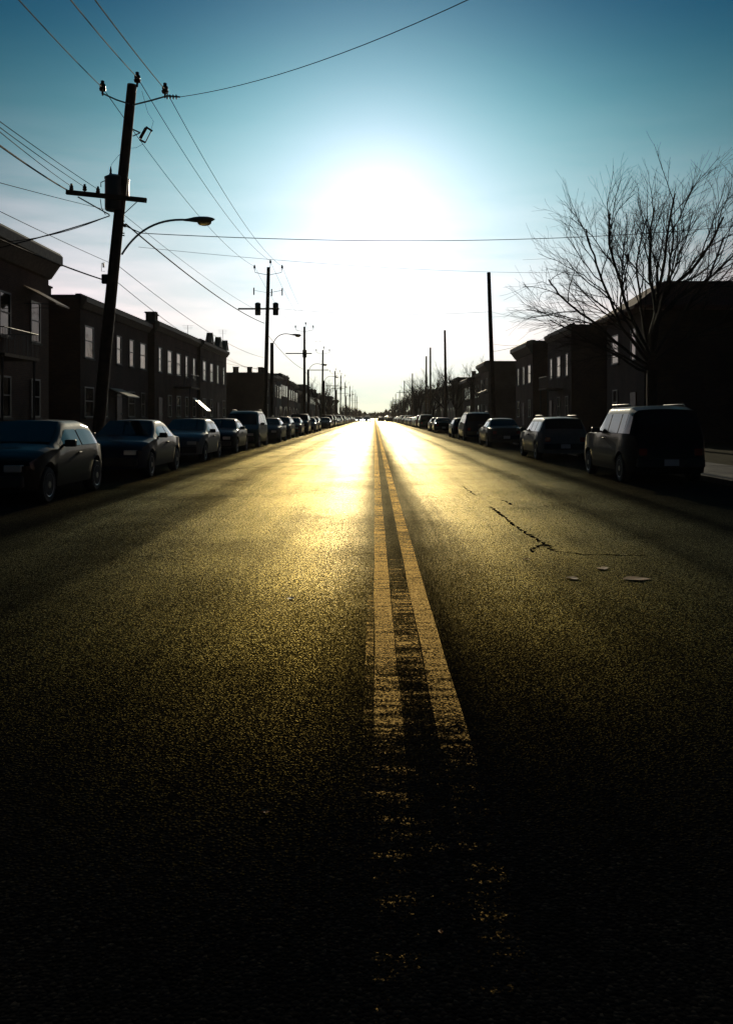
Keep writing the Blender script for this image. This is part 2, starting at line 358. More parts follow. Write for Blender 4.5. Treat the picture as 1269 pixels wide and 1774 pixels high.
# ------------------------------------------------------------------ the setting
XS0, XS1 = 94.0, 107.0                   # cross street
tag(MB().box(-900, 900, -300, 1500, -0.6, -0.05).build('ground', M['grass']), kind='structure')
rd = MB(); rd.add([(-7.7, -60, 0), (7.7, -60, 0), (7.7, 1480, 0), (-7.7, 1480, 0)], [(0, 1, 2, 3)])
road = tag(rd.build('road', M['asphalt']), kind='structure')
for nm, x0, x1 in (('cross_street', 7.7, 160), ('cross_street', -160, -7.7)):
    b = MB(); b.add([(x0, XS0, 0), (x1, XS0, 0), (x1, XS1, 0), (x0, XS1, 0)], [(0, 1, 2, 3)])
    tag(b.build(nm, M['asphalt']), kind='structure')
for sx in (-1, 1):
    for (y0, y1) in ((-60, XS0), (XS1, 1480)):
        a, b_ = sorted((sx * 7.7, sx * 7.88)); tag(MB().box(a, b_, y0, y1, -0.3, 0.14).build('kerb', M['concrete'], bev=0.02), kind='structure')
        a, b_ = sorted((sx * 7.88, sx * 10.0)); tag(MB().box(a, b_, y0, y1, -0.3, 0.135).build('pavement', M['concrete']), kind='structure')
        a, b_ = sorted((sx * 10.0, sx * 160)); tag(MB().box(a, b_, y0, y1, -0.3, 0.12).build('lawn', M['grass']), kind='structure')
ln = MB()
for (x0, x1, z) in ((0.0, 0.135, .004), (0.30, 0.44, .004)):
    n = 120
    for i in range(n):
        y0 = 1.2 * (300 ** (i / n)); y1 = 1.2 * (300 ** ((i + 1) / n))
        j = lambda y, q: 0.012 * mnoise.noise((y * 0.6, q, 0)) 
        ln.add([(x0 + j(y0, 0), y0, z), (x1 + j(y0, 1), y0, z), (x1 + j(y1, 1), y1, z), (x0 + j(y1, 0), y1, z)], [(0, 1, 2, 3)])
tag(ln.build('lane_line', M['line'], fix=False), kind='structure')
gl_ = MB()
for (x0, x1, y1_) in ((0.14, 0.295, 11.0), (-0.055, -0.005, 9.0), (0.445, 0.49, 3.6)):
    gl_.add([(x0, 1.2, .004), (x1, 1.2, .004), (x1, y1_, .004), (x0, y1_, .004)], [(0, 1, 2, 3)])
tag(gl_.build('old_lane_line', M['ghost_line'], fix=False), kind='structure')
# leftovers of an older line beside and between the two, as flaked cross-wise scraps
random.seed(5)
cr = MB()
def flat_strip(mb, pts, w0, z=0.004, seed=0):
    rnd = random.Random(seed); out = []
    P_ = []
    for i in range(len(pts) - 1):
        a, b = Vector(pts[i]), Vector(pts[i + 1]); n = max(2, int((b - a).length / 0.05))
        for k in range(n): P_.append(a.lerp(b, k / n))
    P_.append(Vector(pts[-1]))
    vs = []; fs = []
    for i, p in enumerate(P_):
        t = (P_[min(i + 1, len(P_) - 1)] - P_[max(i - 1, 0)]).normalized(); s = Vector((-t.y, t.x))
        j = s * rnd.uniform(-0.03, 0.03); wd = w0 * rnd.uniform(0.15, 1.6)
        if rnd.random() < 0.08: wd *= 2.2
        if i in (0, len(P_) - 1): wd = 0.001
        for q in (-1, 1): v = p + j + s * wd * q / 2; vs.append((v.x, v.y, z))
    for i in range(len(P_) - 1): fs.append((2 * i, 2 * i + 1, 2 * i + 3, 2 * i + 2))
    mb.add(vs, fs)
def G(px, py): Y = F * CH / (py - HZ); return ((px - VX) / F * Y, Y)
flat_strip(cr, [G(850, 878), G(880, 902), G(905, 921), G(938, 940), G(958, 955)], 0.036, seed=1)
flat_strip(cr, [G(958, 955), G(1010, 961), G(1060, 962), G(1125, 963)], 0.028, seed=2)
flat_strip(cr, [G(940, 944), G(922, 952), G(918, 958)], 0.03, seed=3)
flat_strip(cr, [G(868, 866), G(880, 872), G(888, 876)], 0.04, seed=4)
flat_strip(cr, [G(800, 842), G(822, 858)], 0.03, seed=6)
flat_strip(cr, [G(410, 812), G(450, 810), G(500, 808), G(560, 806)], 0.10, seed=7)
flat_strip(cr, [G(1000, 1012), G(1030, 1014)], 0.035, seed=8)
flat_strip(cr, [G(300, 826), G(380, 816), G(415, 812)], 0.05, seed=9)
tag(cr.build('road_crack', M['crack'], fix=False), kind='structure')

# leaves and litter on the road
def litter(px, py, sx, sy, label, seed):
    rnd = random.Random(seed); x, y = G(px, py); mb = MB(); n = 9; vs = []
    for k in range(n):
        a = 2 * math.pi * k / n; r = rnd.uniform(0.6, 1.1)
        vs.append((sx * r * math.cos(a), sy * r * math.sin(a), 0.006 + rnd.uniform(0, 0.009)))
    vs.append((0, 0, 0.006)); vs2 = [(a, b, c + 0.002) for a, b, c in vs]
    mb.add(vs, [(n, (k + 1) % n, k) for k in range(n)]); mb.add(vs2, [(n, k, (k + 1) % n) for k in range(n)])
    o = mb.build('dry_leaf', M['leaf'], fix=False); o.location = (x, y, 0); o.rotation_euler = (0, 0, rnd.uniform(0, 3))
    tag(o, label, 'leaf', 'dead leaves on the asphalt')
litter(1100, 1004, 0.14, 0.10, 'largest flat brown leaf on the asphalt at the far right', 1)
litter(1043, 986, 0.07, 0.06, 'small brown leaf just below the right end of the road crack', 2)
litter(990, 1003, 0.07, 0.06, 'brown leaf left of the largest leaf, on the right lane', 3)
litter(911, 970, 0.035, 0.035, 'tiny pale leaf under the bend of the road crack', 4)
litter(505, 1038, 0.04, 0.03, 'tiny pale leaf on the left lane, halfway down the road', 5)
litter(460, 1411, 0.022, 0.018, 'crumpled leaf scrap on the dark near asphalt left of the lines', 6)
litter(763, 1620, 0.016, 0.008, 'pale leaf scrap lying nearest to the camera', 7)

# ------------------------------------------------------------------ cars
def lerp(a, b, t): return a + (b - a) * t
CAR = {
 'sedan': dict(L=4.5, W=0.87, H=1.42, belt=0.93, wt=0.60, st=[(0,.62),(.05,.80),(.16,.95),(.75,1.02),(1.35,1.37),(1.7,1.42),(2.4,1.40),(3.15,1.00),(3.9,.90),(4.3,.78),(4.46,.66),(4.5,.55)], rg=(.75,1.35), ws=(2.4,3.15), side=[(0.95,1.72),(1.80,2.85)], wh=(.85,3.65)),
 'hatchback': dict(L=4.0, W=0.84, H=1.43, belt=0.92, wt=0.60, st=[(0,.60),(.04,.84),(.12,.97),(.62,1.37),(1.0,1.43),(2.0,1.42),(2.8,1.02),(3.4,.92),(3.85,.78),(3.97,.66),(4.0,.55)], rg=(.14,.62), ws=(2.0,2.8), side=[(0.42,1.42),(1.50,2.50)], wh=(.65,3.2)),
 'wagon': dict(L=4.6, W=0.88, H=1.50, belt=0.95, wt=0.64, st=[(0,.62),(.05,.88),(.12,1.00),(.45,1.44),(.9,1.49),(2.5,1.48),(3.25,1.05),(3.95,.94),(4.4,.80),(4.56,.68),(4.6,.55)], rg=(.14,.45), ws=(2.5,3.25), side=[(0.40,1.15),(1.23,1.98),(2.06,2.95)], wh=(.85,3.75)),
 'four wheel drive': dict(L=4.5, W=0.90, H=1.74, belt=1.08, wt=0.68, st=[(0,.70),(.05,1.0),(.10,1.12),(.32,1.66),(.7,1.74),(2.4,1.73),(2.95,1.20),(3.8,1.12),(4.3,.98),(4.46,.8),(4.5,.60)], rg=(.12,.32), ws=(2.4,2.95), side=[(0.32,1.05),(1.13,1.88),(1.96,2.72)], wh=(.85,3.65)),
 'minivan': dict(L=4.7, W=0.93, H=1.80, belt=1.05, wt=0.70, st=[(0,.65),(.05,1.0),(.12,1.12),(.50,1.70),(.9,1.79),(2.6,1.78),(3.0,1.66),(3.8,1.10),(4.4,.90),(4.66,.72),(4.7,.55)], rg=(.14,.50), ws=(3.0,3.8), side=[(0.42,1.35),(1.43,2.25),(2.33,3.45)], wh=(.85,3.85)),
}
def make_car(kind):
    d = CAR[kind]; L = d['L']; st = d['st']
    def top(y):
        for (a, za), (b, zb) in zip(st, st[1:]):
            if a <= y <= b: return lerp(za, zb, (y - a) / (b - a))
        return st[-1][1]
    def sec(y):
        e = min(y, L - y); wk = 1.0 if e > .6 else lerp(.80, 1.0, math.sqrt(max(0, e) / .6))
        w_ = d['W'] * wk; t = top(y); be = min(d['belt'], t - 0.05)
        hb = max(0.0, min(1.0, (t - be - .05) / (d['H'] - d['belt'] - .05)))
        wt = lerp(w_ * .90, d['wt'], hb)
        zl = .24
        for c in d['wh']:
            q = abs(y - c)
            if q < .37: zl = max(zl, .26 + math.sqrt(max(0, .37 ** 2 - q * q)) * 1.08)
        return w_, t, be, wt, zl
    ys = set()
    for (a, _), (b, _) in zip(st, st[1:]):
        n = max(1, int((b - a) / .22))
        for k in range(n + 1): ys.add(round(lerp(a, b, k / n), 3))
    for c in d['wh']:
        for q in (-.38, -.36, -.3, -.2, -.1, 0, .1, .2, .3, .36, .38): ys.add(round(c + q, 3))
    ys = sorted(ys); mb = MB(); vs = []; fs = []
    for y in ys:
        w_, t, be, wt, zl = sec(y)
        zs = min(zl, be - .1)
        half = [(w_ * .72, zs), (w_ * .97, zs + .02), (w_, max(zs + .06, .5)), (w_ * .995, max(zs + .08, .68)), (w_ * .965, be), (wt + .03, max(be + .01, t - .14)), (wt - .01, max(be + .02, t - .06)), (wt - .08, t - .015), (wt * .55, t + .004), (0, t + .015)]
        pts = half + [(-a, b) for a, b in reversed(half[:-1])]
        vs += [(a, y - L / 2, b) for a, b in pts]
    m = len(pts)
    for i in range(len(ys) - 1):
        for k in range(m):
            a = i * m + k; b = i * m + (k + 1) % m; fs.append((a, b, b + m, a + m))
    fs.append(tuple(range(m))); fs.append(tuple(range((len(ys) - 1) * m, len(ys) * m)))
    mb.add(vs, fs, True)
    root = empty('parked_car')
    body = mb.build('body', PAINT['grey'], root)
    def sx(y, z):
        w_, t, be, wt, zl = sec(y); z1 = max(be + .01, t - .14); u = (z - be) / max(.01, z1 - be)
        return lerp(w_ * .965, wt + .03, max(0, min(1, u)))
    for (y0, y1) in d['side']:
        for s in (-1, 1):
            g = MB(); vs = []; fs = []; n = 10
            for i in range(n + 1):
                y = lerp(y0, y1, i / n); w_, t, be, wt, zl = sec(y); a = be + .04; b = max(a + .02, min(d['H'] - .17, t - .16))
                for z in (a, b): vs.append((s * (sx(y, z) + .008), y - L / 2, z))
            for i in range(n): fs.append((2 * i, 2 * i + 2, 2 * i + 3, 2 * i + 1))
            g.add(vs, fs, True).build('side_window', M['glass'], root)
    def screen(nm, y0, y1):
        g = MB(); vs = []; fs = []; n = 6; mcols = 7
        for i in range(n + 1):
            y = lerp(y0, y1, i / n); w_, t, be, wt, zl = sec(y)
            for k in range(mcols):
                q = -1 + 2 * k / (mcols - 1); vs.append((q * (wt - .06), y - L / 2, t + .022 - .010 * q * q))
        for i in range(n):
            for k in range(mcols - 1): a = i * mcols + k; fs.append((a, a + 1, a + mcols + 1, a + mcols))
        g.add(vs, fs, True).build(nm, M['glass'], root)
    if d['ws']: y0, y1 = d['ws']; screen('windscreen', y0 + .04, y1 - .03)
    if d['rg']: y0, y1 = d['rg']; screen('rear_window', y0 + .03, y1 - .03)
    we = d['W'] * .80
    MB().box(-we - .03, we + .03, -L / 2 - .06, -L / 2 + .10, .38, .58).build('bumper', M['trim'], root, bev=.025)
    MB().box(-we - .03, we + .03, L / 2 - .10, L / 2 + .06, .32, .52).build('bumper', M['trim'], root, bev=.025)
    for s in (-1, 1):
        a, b = sorted((s * (we - .02), s * (we - .20))); MB().box(a, b, -L / 2 - .012, -L / 2 + .12, .64, .80).build('tail_lamp', M['red_lamp'], root, bev=.015)
        a, b = sorted((s * (we + .00), s * (we - .30))); MB().box(a, b, L / 2 - .14, L / 2 + .015, .58, .70).build('headlight', M['clear_lamp'], root, bev=.015)
        ym = (d['ws'][1] - .42) - L / 2; xm = sx(ym + L / 2, d['belt'] + .06)
        mm = MB(); a, b = sorted((s * (xm + .04), s * (xm + .24))); mm.box(a, b, ym - .04, ym + .06, d['belt'] + .03, d['belt'] + .16)
        a, b = sorted((s * (xm - .02), s * (xm + .05))); mm.box(a, b, ym, ym + .04, d['belt'] + .04, d['belt'] + .08)
        mm.build('wing_mirror', M['trim'], root, bev=.015)
        yh = (d['side'][-1][0] + .12) - L / 2
        a, b = sorted((s * (d['W'] * .98), s * (d['W'] + .025))); MB().box(a, b, yh, yh + .15, d['belt'] - .12, d['belt'] - .085).build('door_handle', M['trim'], root, bev=.006)
    MB().box(-.16, .16, -L / 2 - .075, -L / 2 - .061, .42, .56).build('licence_plate', M['plate'], root)
    for yy in d['wh']:
        for s in (-1, 1):
            xo = s * (d['W'] - .01); xi = s * (d['W'] - .21); y_ = yy - L / 2
            wr = MB().lathe((0, 0, 0), [(.20, xi), (.29, xi + s * .0), (.315, xi + s * .03), (.315, xo - s * .03), (.29, xo), (.20, xo)], 20, 'X').build('wheel', M['rubber'], root)
            wr.location = (0, y_, .315)
            rm = MB().lathe((0, 0, 0), [(.205, xo - s * .05), (.205, xo + s * .004), (.18, xo - s * .01), (.07, xo - s * .03), (.06, xo + s * .006), (.01, xo + s * .008)], 16, 'X').build('rim', M['rim'], wr)
    if kind in ('wagon', 'four wheel drive', 'minivan'):
        for s in (-1, 1):
            MB().tube([(s * (d['wt'] - .05), y - L / 2, d['H'] + z) for y, z in ((.85, .0), (.95, .045), (2.3, .045), (2.4, .0))], .014, 6).build('roof_rail', M['dark_metal'], root)
    return root, body, L
protos = {}
for k in CAR: protos[k] = make_car(k)
KM = kidmap(); used = set()
def put_car(kind, colour, x, yfar, facing, label, group, small=False, rz=0, yc=None):
    root, body, L = protos[kind]
    if kind not in used: o = root; used.add(kind)
    else: o = copy_tree(root, KM, None, ('door_handle', 'licence_plate', 'wing_mirror', 'rim') if small else ())
    y = yc if yc is not None else yfar - L / 2
    o.location = (x, y, 0.0); o.rotation_euler = (0, 0, rz + (math.pi if facing < 0 else 0))
    o['label'] = label; o['category'] = 'car'; o['group'] = group
    return o
def recolour():
    for o in list(bpy.data.objects):
        if o.get('paint'):
            for c in KM2.get(o, ()):
                if c.name.split('.')[0] == 'body':
                    me = c.data.copy(); me.materials[0] = PAINT[o['paint']]; c.data = me
            del o['paint']
ORD = ['nearest', 'second', 'third', 'fourth', 'fifth', 'sixth', 'seventh', 'eighth', 'ninth', 'tenth', 'eleventh', 'twelfth', 'thirteenth', 'fourteenth', 'fifteenth', 'sixteenth', 'seventeenth', 'eighteenth', 'nineteenth', 'twentieth',
       'twenty-first', 'twenty-second', 'twenty-third', 'twenty-fourth', 'twenty-fifth', 'twenty-sixth', 'twenty-seventh', 'twenty-eighth', 'twenty-ninth', 'thirtieth', 'thirty-first', 'thirty-second', 'thirty-third', 'thirty-fourth', 'thirty-fifth', 'thirty-sixth']
NUM = {a: i for i, a in enumerate(ORD)}
rnd = random.Random(11)
left = [('hatchback', 'black', 18.3), ('sedan', 'dark blue', 25.2), ('hatchback', 'silver', 32.4), ('sedan', 'black', 39.5), ('minivan', 'dark green', 46.2), ('sedan', 'grey', 55.0), ('wagon', 'black', 62.6), ('hatchback', 'dark red', 70.0), ('four wheel drive', 'black', 78.0), ('sedan', 'beige', 86.5), ('wagon', 'grey', 92.5)]
right = [('four wheel drive', 'black', 23.6), ('wagon', 'silver', 34.2), ('sedan', 'beige', 47.2), ('minivan', 'dark blue', 58.6), ('hatchback', 'grey', 65.6), ('sedan', 'black', 85.0), ('sedan', 'dark green', 91.5)]
kinds = ['sedan', 'hatchback', 'wagon', 'sedan', 'four wheel drive', 'minivan']; cols = list(PAINT)
y = 114.5
while y < 262: left.append((rnd.choice(kinds), rnd.choice(cols), y)); y += rnd.uniform(6.0, 9.0)
y = 113.5
while y < 262: right.append((rnd.choice(kinds), rnd.choice(cols), y)); y += rnd.uniform(5.8, 8.0)
for sd, lst, nm in ((-1, left, 'left'), (1, right, 'right')):
    for i, (k, c, yf) in enumerate(lst):
        o = put_car(k, c, sd * (5.55 + CAR[k]['W'] + rnd.uniform(-.06, .12)), yf, sd, '%s %s parked by the %s kerb, %s from the camera' % (c, k, nm, ORD[i] if i else 'nearest'), 'cars parked along the %s kerb' % nm, small=yf > 110, rz=rnd.uniform(-.01, .01))
        o['paint'] = c
far = [(-1.6, 176, 1), (-4.0, 190, -1), (2.4, 196, 1), (-1.9, 215, -1), (3.9, 221, 1), (-4.1, 232, -1), (1.9, 238, 1), (4.0, 255, 1), (-2.0, 258, -1), (-4.2, 275, -1), (1.8, 282, 1), (4.1, 298, 1), (-1.7, 304, -1), (-4.3, 322, -1), (2.2, 330, 1)]
far = [f for f in far if f[1] > 200]
for i, (x, yy, fc) in enumerate(far):
    k = kinds[i % 6]; c = ['silver', 'white', 'grey', 'beige'][i % 4]
    o = put_car(k, c, x, yy, fc, '%s %s in the distant traffic, %s on the %s half of the road' % (c, k, ORD[[f for f in far if (f[0] < 0) == (x < 0)].index((x, yy, fc))], 'left' if x < 0 else 'right'), 'cars in the distant traffic', small=True)
    o.name = 'moving_car'; o['paint'] = c
glint_mat = bpy.data.materials.new('glint_headlight'); glint_mat.use_nodes = True; lb = glint_mat.node_tree.nodes['Principled BSDF']
lb.inputs['Emission Color'].default_value = (1, 0.95, 0.85, 1); lb.inputs['Emission Strength'].default_value = 60
KM2 = kidmap(); recolour()
for o in list(bpy.data.objects):                      # headlights made to glow, standing in for glints on the distant traffic
    if o.name.startswith('moving_car') and o.location.x < 0:
        for c in KM2.get(o, ()):
            if c.name.startswith('headlight'): me = c.data.copy(); me.materials[0] = glint_mat; c.data = me

# ------------------------------------------------------------------ houses (facade at local x=0, looking to +x; local y 0..W)
def window(root, y, z, wd, ht, simple_=False, arch=False):
    fr = MB(); t = .07; X0, X1 = -.02, .05
    if simple_:
        fr.box(X0, .02, y, y + wd, z, z + ht); return fr.build('window', M['pane'], root)
    fr.box(X0, X1, y, y + t, z, z + ht); fr.box(X0, X1, y + wd - t, y + wd, z, z + ht)
    fr.box(X0, X1, y + t, y + wd - t, z + ht - t, z + ht); fr.box(X0, X1, y + t, y + wd - t, z, z + t)
    fr.box(X0, X1 - .01, y + t, y + wd - t, z + ht * .52, z + ht * .52 + .05)
    f = fr.build('window', M['white'] if (int(y * 7 + z) % 3) else M['frame_dark'], root)
    wb = ((int(y * 131) * 7 + int(z * 17)) % 11 - 5) * .0022
    MB().prism([(-.019, y + t), (.012 + wb, y + t), (.012 - wb, y + wd - t), (-.019, y + wd - t)], z + t, z + ht - t, 'Z').build('pane', M['pane'], f)
    MB().box(-.02, .11, y - .06, y + wd + .06, z - .09, z - .004).build('sill', M['concrete'], f)
    return f
def house(xf, side, y0, y1, H, label, mat='brick_brown', depth=11, cornice='small', roof='flat', far_=False, name='row_house', awn=None, balc=False, chim=0, seed=0, wins=True, group='houses along the street'):
    rd_ = random.Random(seed); W = y1 - y0
    if side < 0: root = empty(name, (xf, y0, .12), 0, label, 'house', group)
    else: root = empty(name, (xf, y1, .12), math.pi, label, 'house', group)
    H = H - .12
    fl = (lambda a, b: (a, b)) if side < 0 else (lambda a, b: (W - b, W - a))
    MB().box(-depth, 0, 0, W, -.3, H).build('wall', M[mat], root)
    if roof == 'hip':
        e = .75; r = MB(); z0 = H - .12; z1 = H + 1.45; a, b = 1.9, 2.4
        lo = [(-depth - e, -e), (e, -e), (e, W + e), (-depth - e, W + e)]; hi = [(-depth + a, 1.2), (-a + .4, 1.2), (-a + .4, W - 3.2), (-depth + a, W - 3.2)]
        if side > 0: hi = [(-depth + a, 3.2), (-a + .4, 3.2), (-a + .4, W - 1.2), (-depth + a, W - 1.2)]
        r.add([(p[0], p[1], z0 - .18) for p in lo] + [(p[0], p[1], z0) for p in lo] + [(p[0], p[1], z1) for p in hi],
              [(3, 2, 1, 0), (8, 9, 10, 11)] + [(i, (i + 1) % 4, (i + 1) % 4 + 4, i + 4) for i in range(4)] + [(i + 4, (i + 1) % 4 + 4, (i + 1) % 4 + 8, i + 8) for i in range(4)])
        rf = r.build('roof', M['shingle'], root)
    else:
        r = MB(); r.box(-depth + .2, -.25, .2, W - .2, H, H + .06)
        r.box(-depth - .03, -depth + .2, -.03, W + .03, H + .002, H + .22); r.box(-.25, .03, -.03, W + .03, H + .002, H + .26)
        r.box(-depth + .2, -.25, -.03, .2, H + .002, H + .20); r.box(-depth + .2, -.25, W - .2, W + .03, H + .002, H + .20)
        rf = r.build('roof', M['tar'], root)
    if cornice == 'big':
        MB().prism([(.004, H - 1.0), (.12, H - .95), (.5, H - .4), (.62, H - .38), (.62, H + .02), (.5, H + .16), (.035, H + .28), (.035, H - .1), (.004, H - .1)], -.05, W + .05).build('cornice', M['cornice'], root)
    elif cornice == 'small':
        MB().prism([(.004, H - .5), (.1, H - .48), (.28, H - .2), (.34, H - .18), (.34, H + .06), (.035, H + .16), (.035, H - .05), (.004, H - .05)], .02, W - .02).build('cornice', M['cornice'], root)
    elif cornice == 'peaks':
        MB().prism([(.004, H - .5), (.1, H - .48), (.28, H - .2), (.34, H - .18), (.34, H + .06), (.035, H + .16), (.035, H - .05), (.004, H - .05)], .02, W - .02).build('cornice', M['cornice'], root)
        for q in (.3, .62, .9):
            yy = W * q; MB().prism([(yy - .9, H + .17), (yy + .9, H + .17), (yy + .55, H + .5), (yy, H + 1.15), (yy - .55, H + .5)], -.22, .33, 'X').build('gable_ornament', M['cornice'], root)
    for c in range(chim):
        yy = W * rd_.uniform(.2, .8); xx = -rd_.uniform(1, 6); cm = MB().box(xx - .35, xx + .35, yy - .25, yy + .25, H + .03, H + 1.25).box(xx - .42, xx + .42, yy - .32, yy + .32, H + 1.252, H + 1.36).build('chimney', M['brick_dark'], root)
    if wins:
        n = max(2, int(W / 2.7)); nd = rd_.randrange(n)
        for fz, hh in ((1.1, 1.65), (4.55 if H > 7.4 else 4.1, 1.75)):
            for i in range(n):
                yc = W * (i + .5) / n; wd = rd_.choice([.95, 1.05, 1.5])
                if fz < 2 and i == nd:
                    dr = MB().box(-.02, .06, yc - .5, yc + .5, .55, 2.75).build('door', M['door'], root)
                    if not far_:
                        MB().box(.06, .12, yc + .34, yc + .38, 1.5, 1.62).build('handle', M['steel'], dr)
                        st = MB()
                        for k in range(3): st.box(.005, .4 + .3 * (3 - k), yc - .7, yc + .7, -.1 + .18 * k + (.001 if k else 0), .1 + .18 * k)
                        st.build('steps', M['concrete'], root)
                else: window(root, yc - wd / 2, fz + (.25 if fz < 2 else 0), wd, hh, far_)
    if balc:
        yb = W * .5; a0, a1 = yb - 1.6, yb + 1.6; zf = 3.55
        b = MB().box(.005, 1.35, a0, a1, zf, zf + .12).build('balcony', M['wood'], root)
        rl = MB(); rl.tube([(.02, a0 + .04, zf + 1.05), (1.31, a0 + .04, zf + 1.05), (1.31, a1 - .04, zf + 1.05), (.02, a1 - .04, zf + 1.05)], .022, 6)
        for k in range(22): yy = lerp(a0 + .04, a1 - .04, k / 21); rl.tube([(1.31, yy, zf + .12), (1.31, yy, zf + 1.05)], .010, 4)
        for k in range(8):
            for yy in (a0 + .04, a1 - .04): xx = lerp(.08, 1.25, k / 7); rl.tube([(xx, yy, zf + .12), (xx, yy, zf + 1.05)], .010, 4)
        rl.build('railing', M['dark_metal'], b)
        for yy in (a0 + .15, a1 - .15): MB().tube([(1.2, yy, -.1), (1.2, yy, zf - .002)], .05, 8).build('post', M['dark_metal'], root)
    if awn:
        for (yc, zt, pr, dr_, hw, mt) in awn:                 # world y centre, top z, projection, drop
            a, b = fl(yc - y0 - hw, yc - y0 + hw)
            aw = MB().prism([(.01, zt - .12), (.01, zt - .17), (pr, zt - .12 - dr_ - .05), (pr, zt - .12 - dr_ + .02)], a, b).build('awning', M[mt], root)
            for yy in (a + .05, b - .05): MB().tube([(.02, yy, zt - .12 - dr_), (pr - .05, yy, zt - .16 - dr_)], .015, 5).build('strut', M['dark_metal'], aw)
    return root
G1 = 'houses of the near left row'; G2 = 'houses of the near right row'
house(-14.5, -1, 14, 26, 8.6, 'tallest left house at the photo edge, nearest the camera, big bracketed cornice', 'brick_dark', cornice='big', seed=1, group=G1)
house(-14.5, -1, 26.3, 38.6, 8.6, 'tall brick house with deep bracketed cornice behind the near left pole', 'brick_brown', cornice='big', seed=2, awn=[(36.6, 6.95, 1.35, .75, .8, 'awning_brown')], balc=True, group=G1)
house(-15.5, -1, 45.7, 59.4, 7.75, 'flat-roofed dark brick house seen through the near left utility pole', 'brick_dark', cornice='small', seed=3, chim=1, group=G1, awn=[(52, 3.2, 1.1, .5, 1.2, 'awning')])
house(-15.2, -1, 60.0, 74.5, 8.0, 'brick duplex with tall light windows and balcony in the left row', 'brick_brown', cornice='small', seed=4, chim=2, balc=True, group=G1, awn=[(73.2, 3.1, 1.25, 1.1, .8, 'awning')])
house(-15.0, -1, 74.8, 88.0, 8.0, 'brick house with pointed gable ornaments on its cornice', 'brick_tan', cornice='peaks', seed=5, group=G1)
house(-13.6, -1, 109, 121, 6.9, 'low corner house with blank side wall beyond the left cross street', 'brick_dark', cornice='small', seed=6, depth=14, chim=1)
house(14.5, 1, 46.6, 54.0, 7.55, 'dark house with sloping shingled roof behind the big bare tree', 'brick_dark', roof='hip', cornice=None, seed=7, depth=18, name='hip_roofed_house', group=G2)
house(15, 1, 66, 75, 8.35, 'flat-roofed house with narrow bright upper windows, second on the right', 'brick_dark', cornice='small', seed=8, depth=14, balc=True, group=G2)
house(14.7, 1, 80.5, 90, 8.4, 'house with deep light-edged cornice, third on the right', 'brick_brown', cornice='big', seed=9, depth=14, group=G2)
house(14.3, 1, 108.5, 117, 8.3, 'corner house with small awning beyond the right cross street', 'brick_tan', cornice='big', seed=10, depth=13, awn=[(110, 5.0, 1.2, .5, 1.0, 'awning_brown')], group='houses beyond the cross street')
rnd = random.Random(3)
for sd, y, nm in ((-1, 121.3, 'left'), (1, 117.3, 'right')):
    i = 0
    while y < 330:
        W = rnd.uniform(8, 13); H = rnd.uniform(6.6, 8.2) + (.3 if sd > 0 else -.2); X = sd * rnd.uniform(13.4, 15)
        mt = rnd.choice(['brick_dark', 'brick_brown', 'brick_tan', 'stone'])
        house(X, sd, y, y + W, H, '%s %s house in the far %s row, %s beyond the cross street corner' % ({'brick_dark': 'dark brick', 'brick_brown': 'brown brick', 'brick_tan': 'tan brick', 'stone': 'grey stone'}[mt], 'narrow' if W < 10 else 'wide', nm, ORD[i + 1] if i + 1 < len(ORD) else 'last'), mt, cornice=rnd.choice(['small', 'big', 'small']), far_=True, chim=rnd.randint(0, 2), seed=50 + i + (100 if sd > 0 else 0), depth=12, group='houses of the far %s row' % nm)
        y += W + (rnd.choice([.15, .15, 3.0])); i += 1
# roof aerials
def aerial(x, y, z, h, label):
    m = MB(); m.tube([(0, 0, 0), (0, 0, h)], .02, 5)
    for k, q in enumerate((.98, .90, .82)): m.tube([(-.5 + .08 * k, 0, h * q), (.5 - .08 * k, 0, h * q)], .010, 4)
    o = m.build('roof_aerial', M['steel']); o.location = (x, y, z); tag(o, label, 'aerial', 'roof aerials')
aerial(-15.2, 87.0, 8.05, 2.2, 'thin aerial at the far end of the gable-ornamented house roof')
aerial(-17.0, 79.0, 8.05, 1.8, 'aerial rising between the gable ornaments of the left roof')

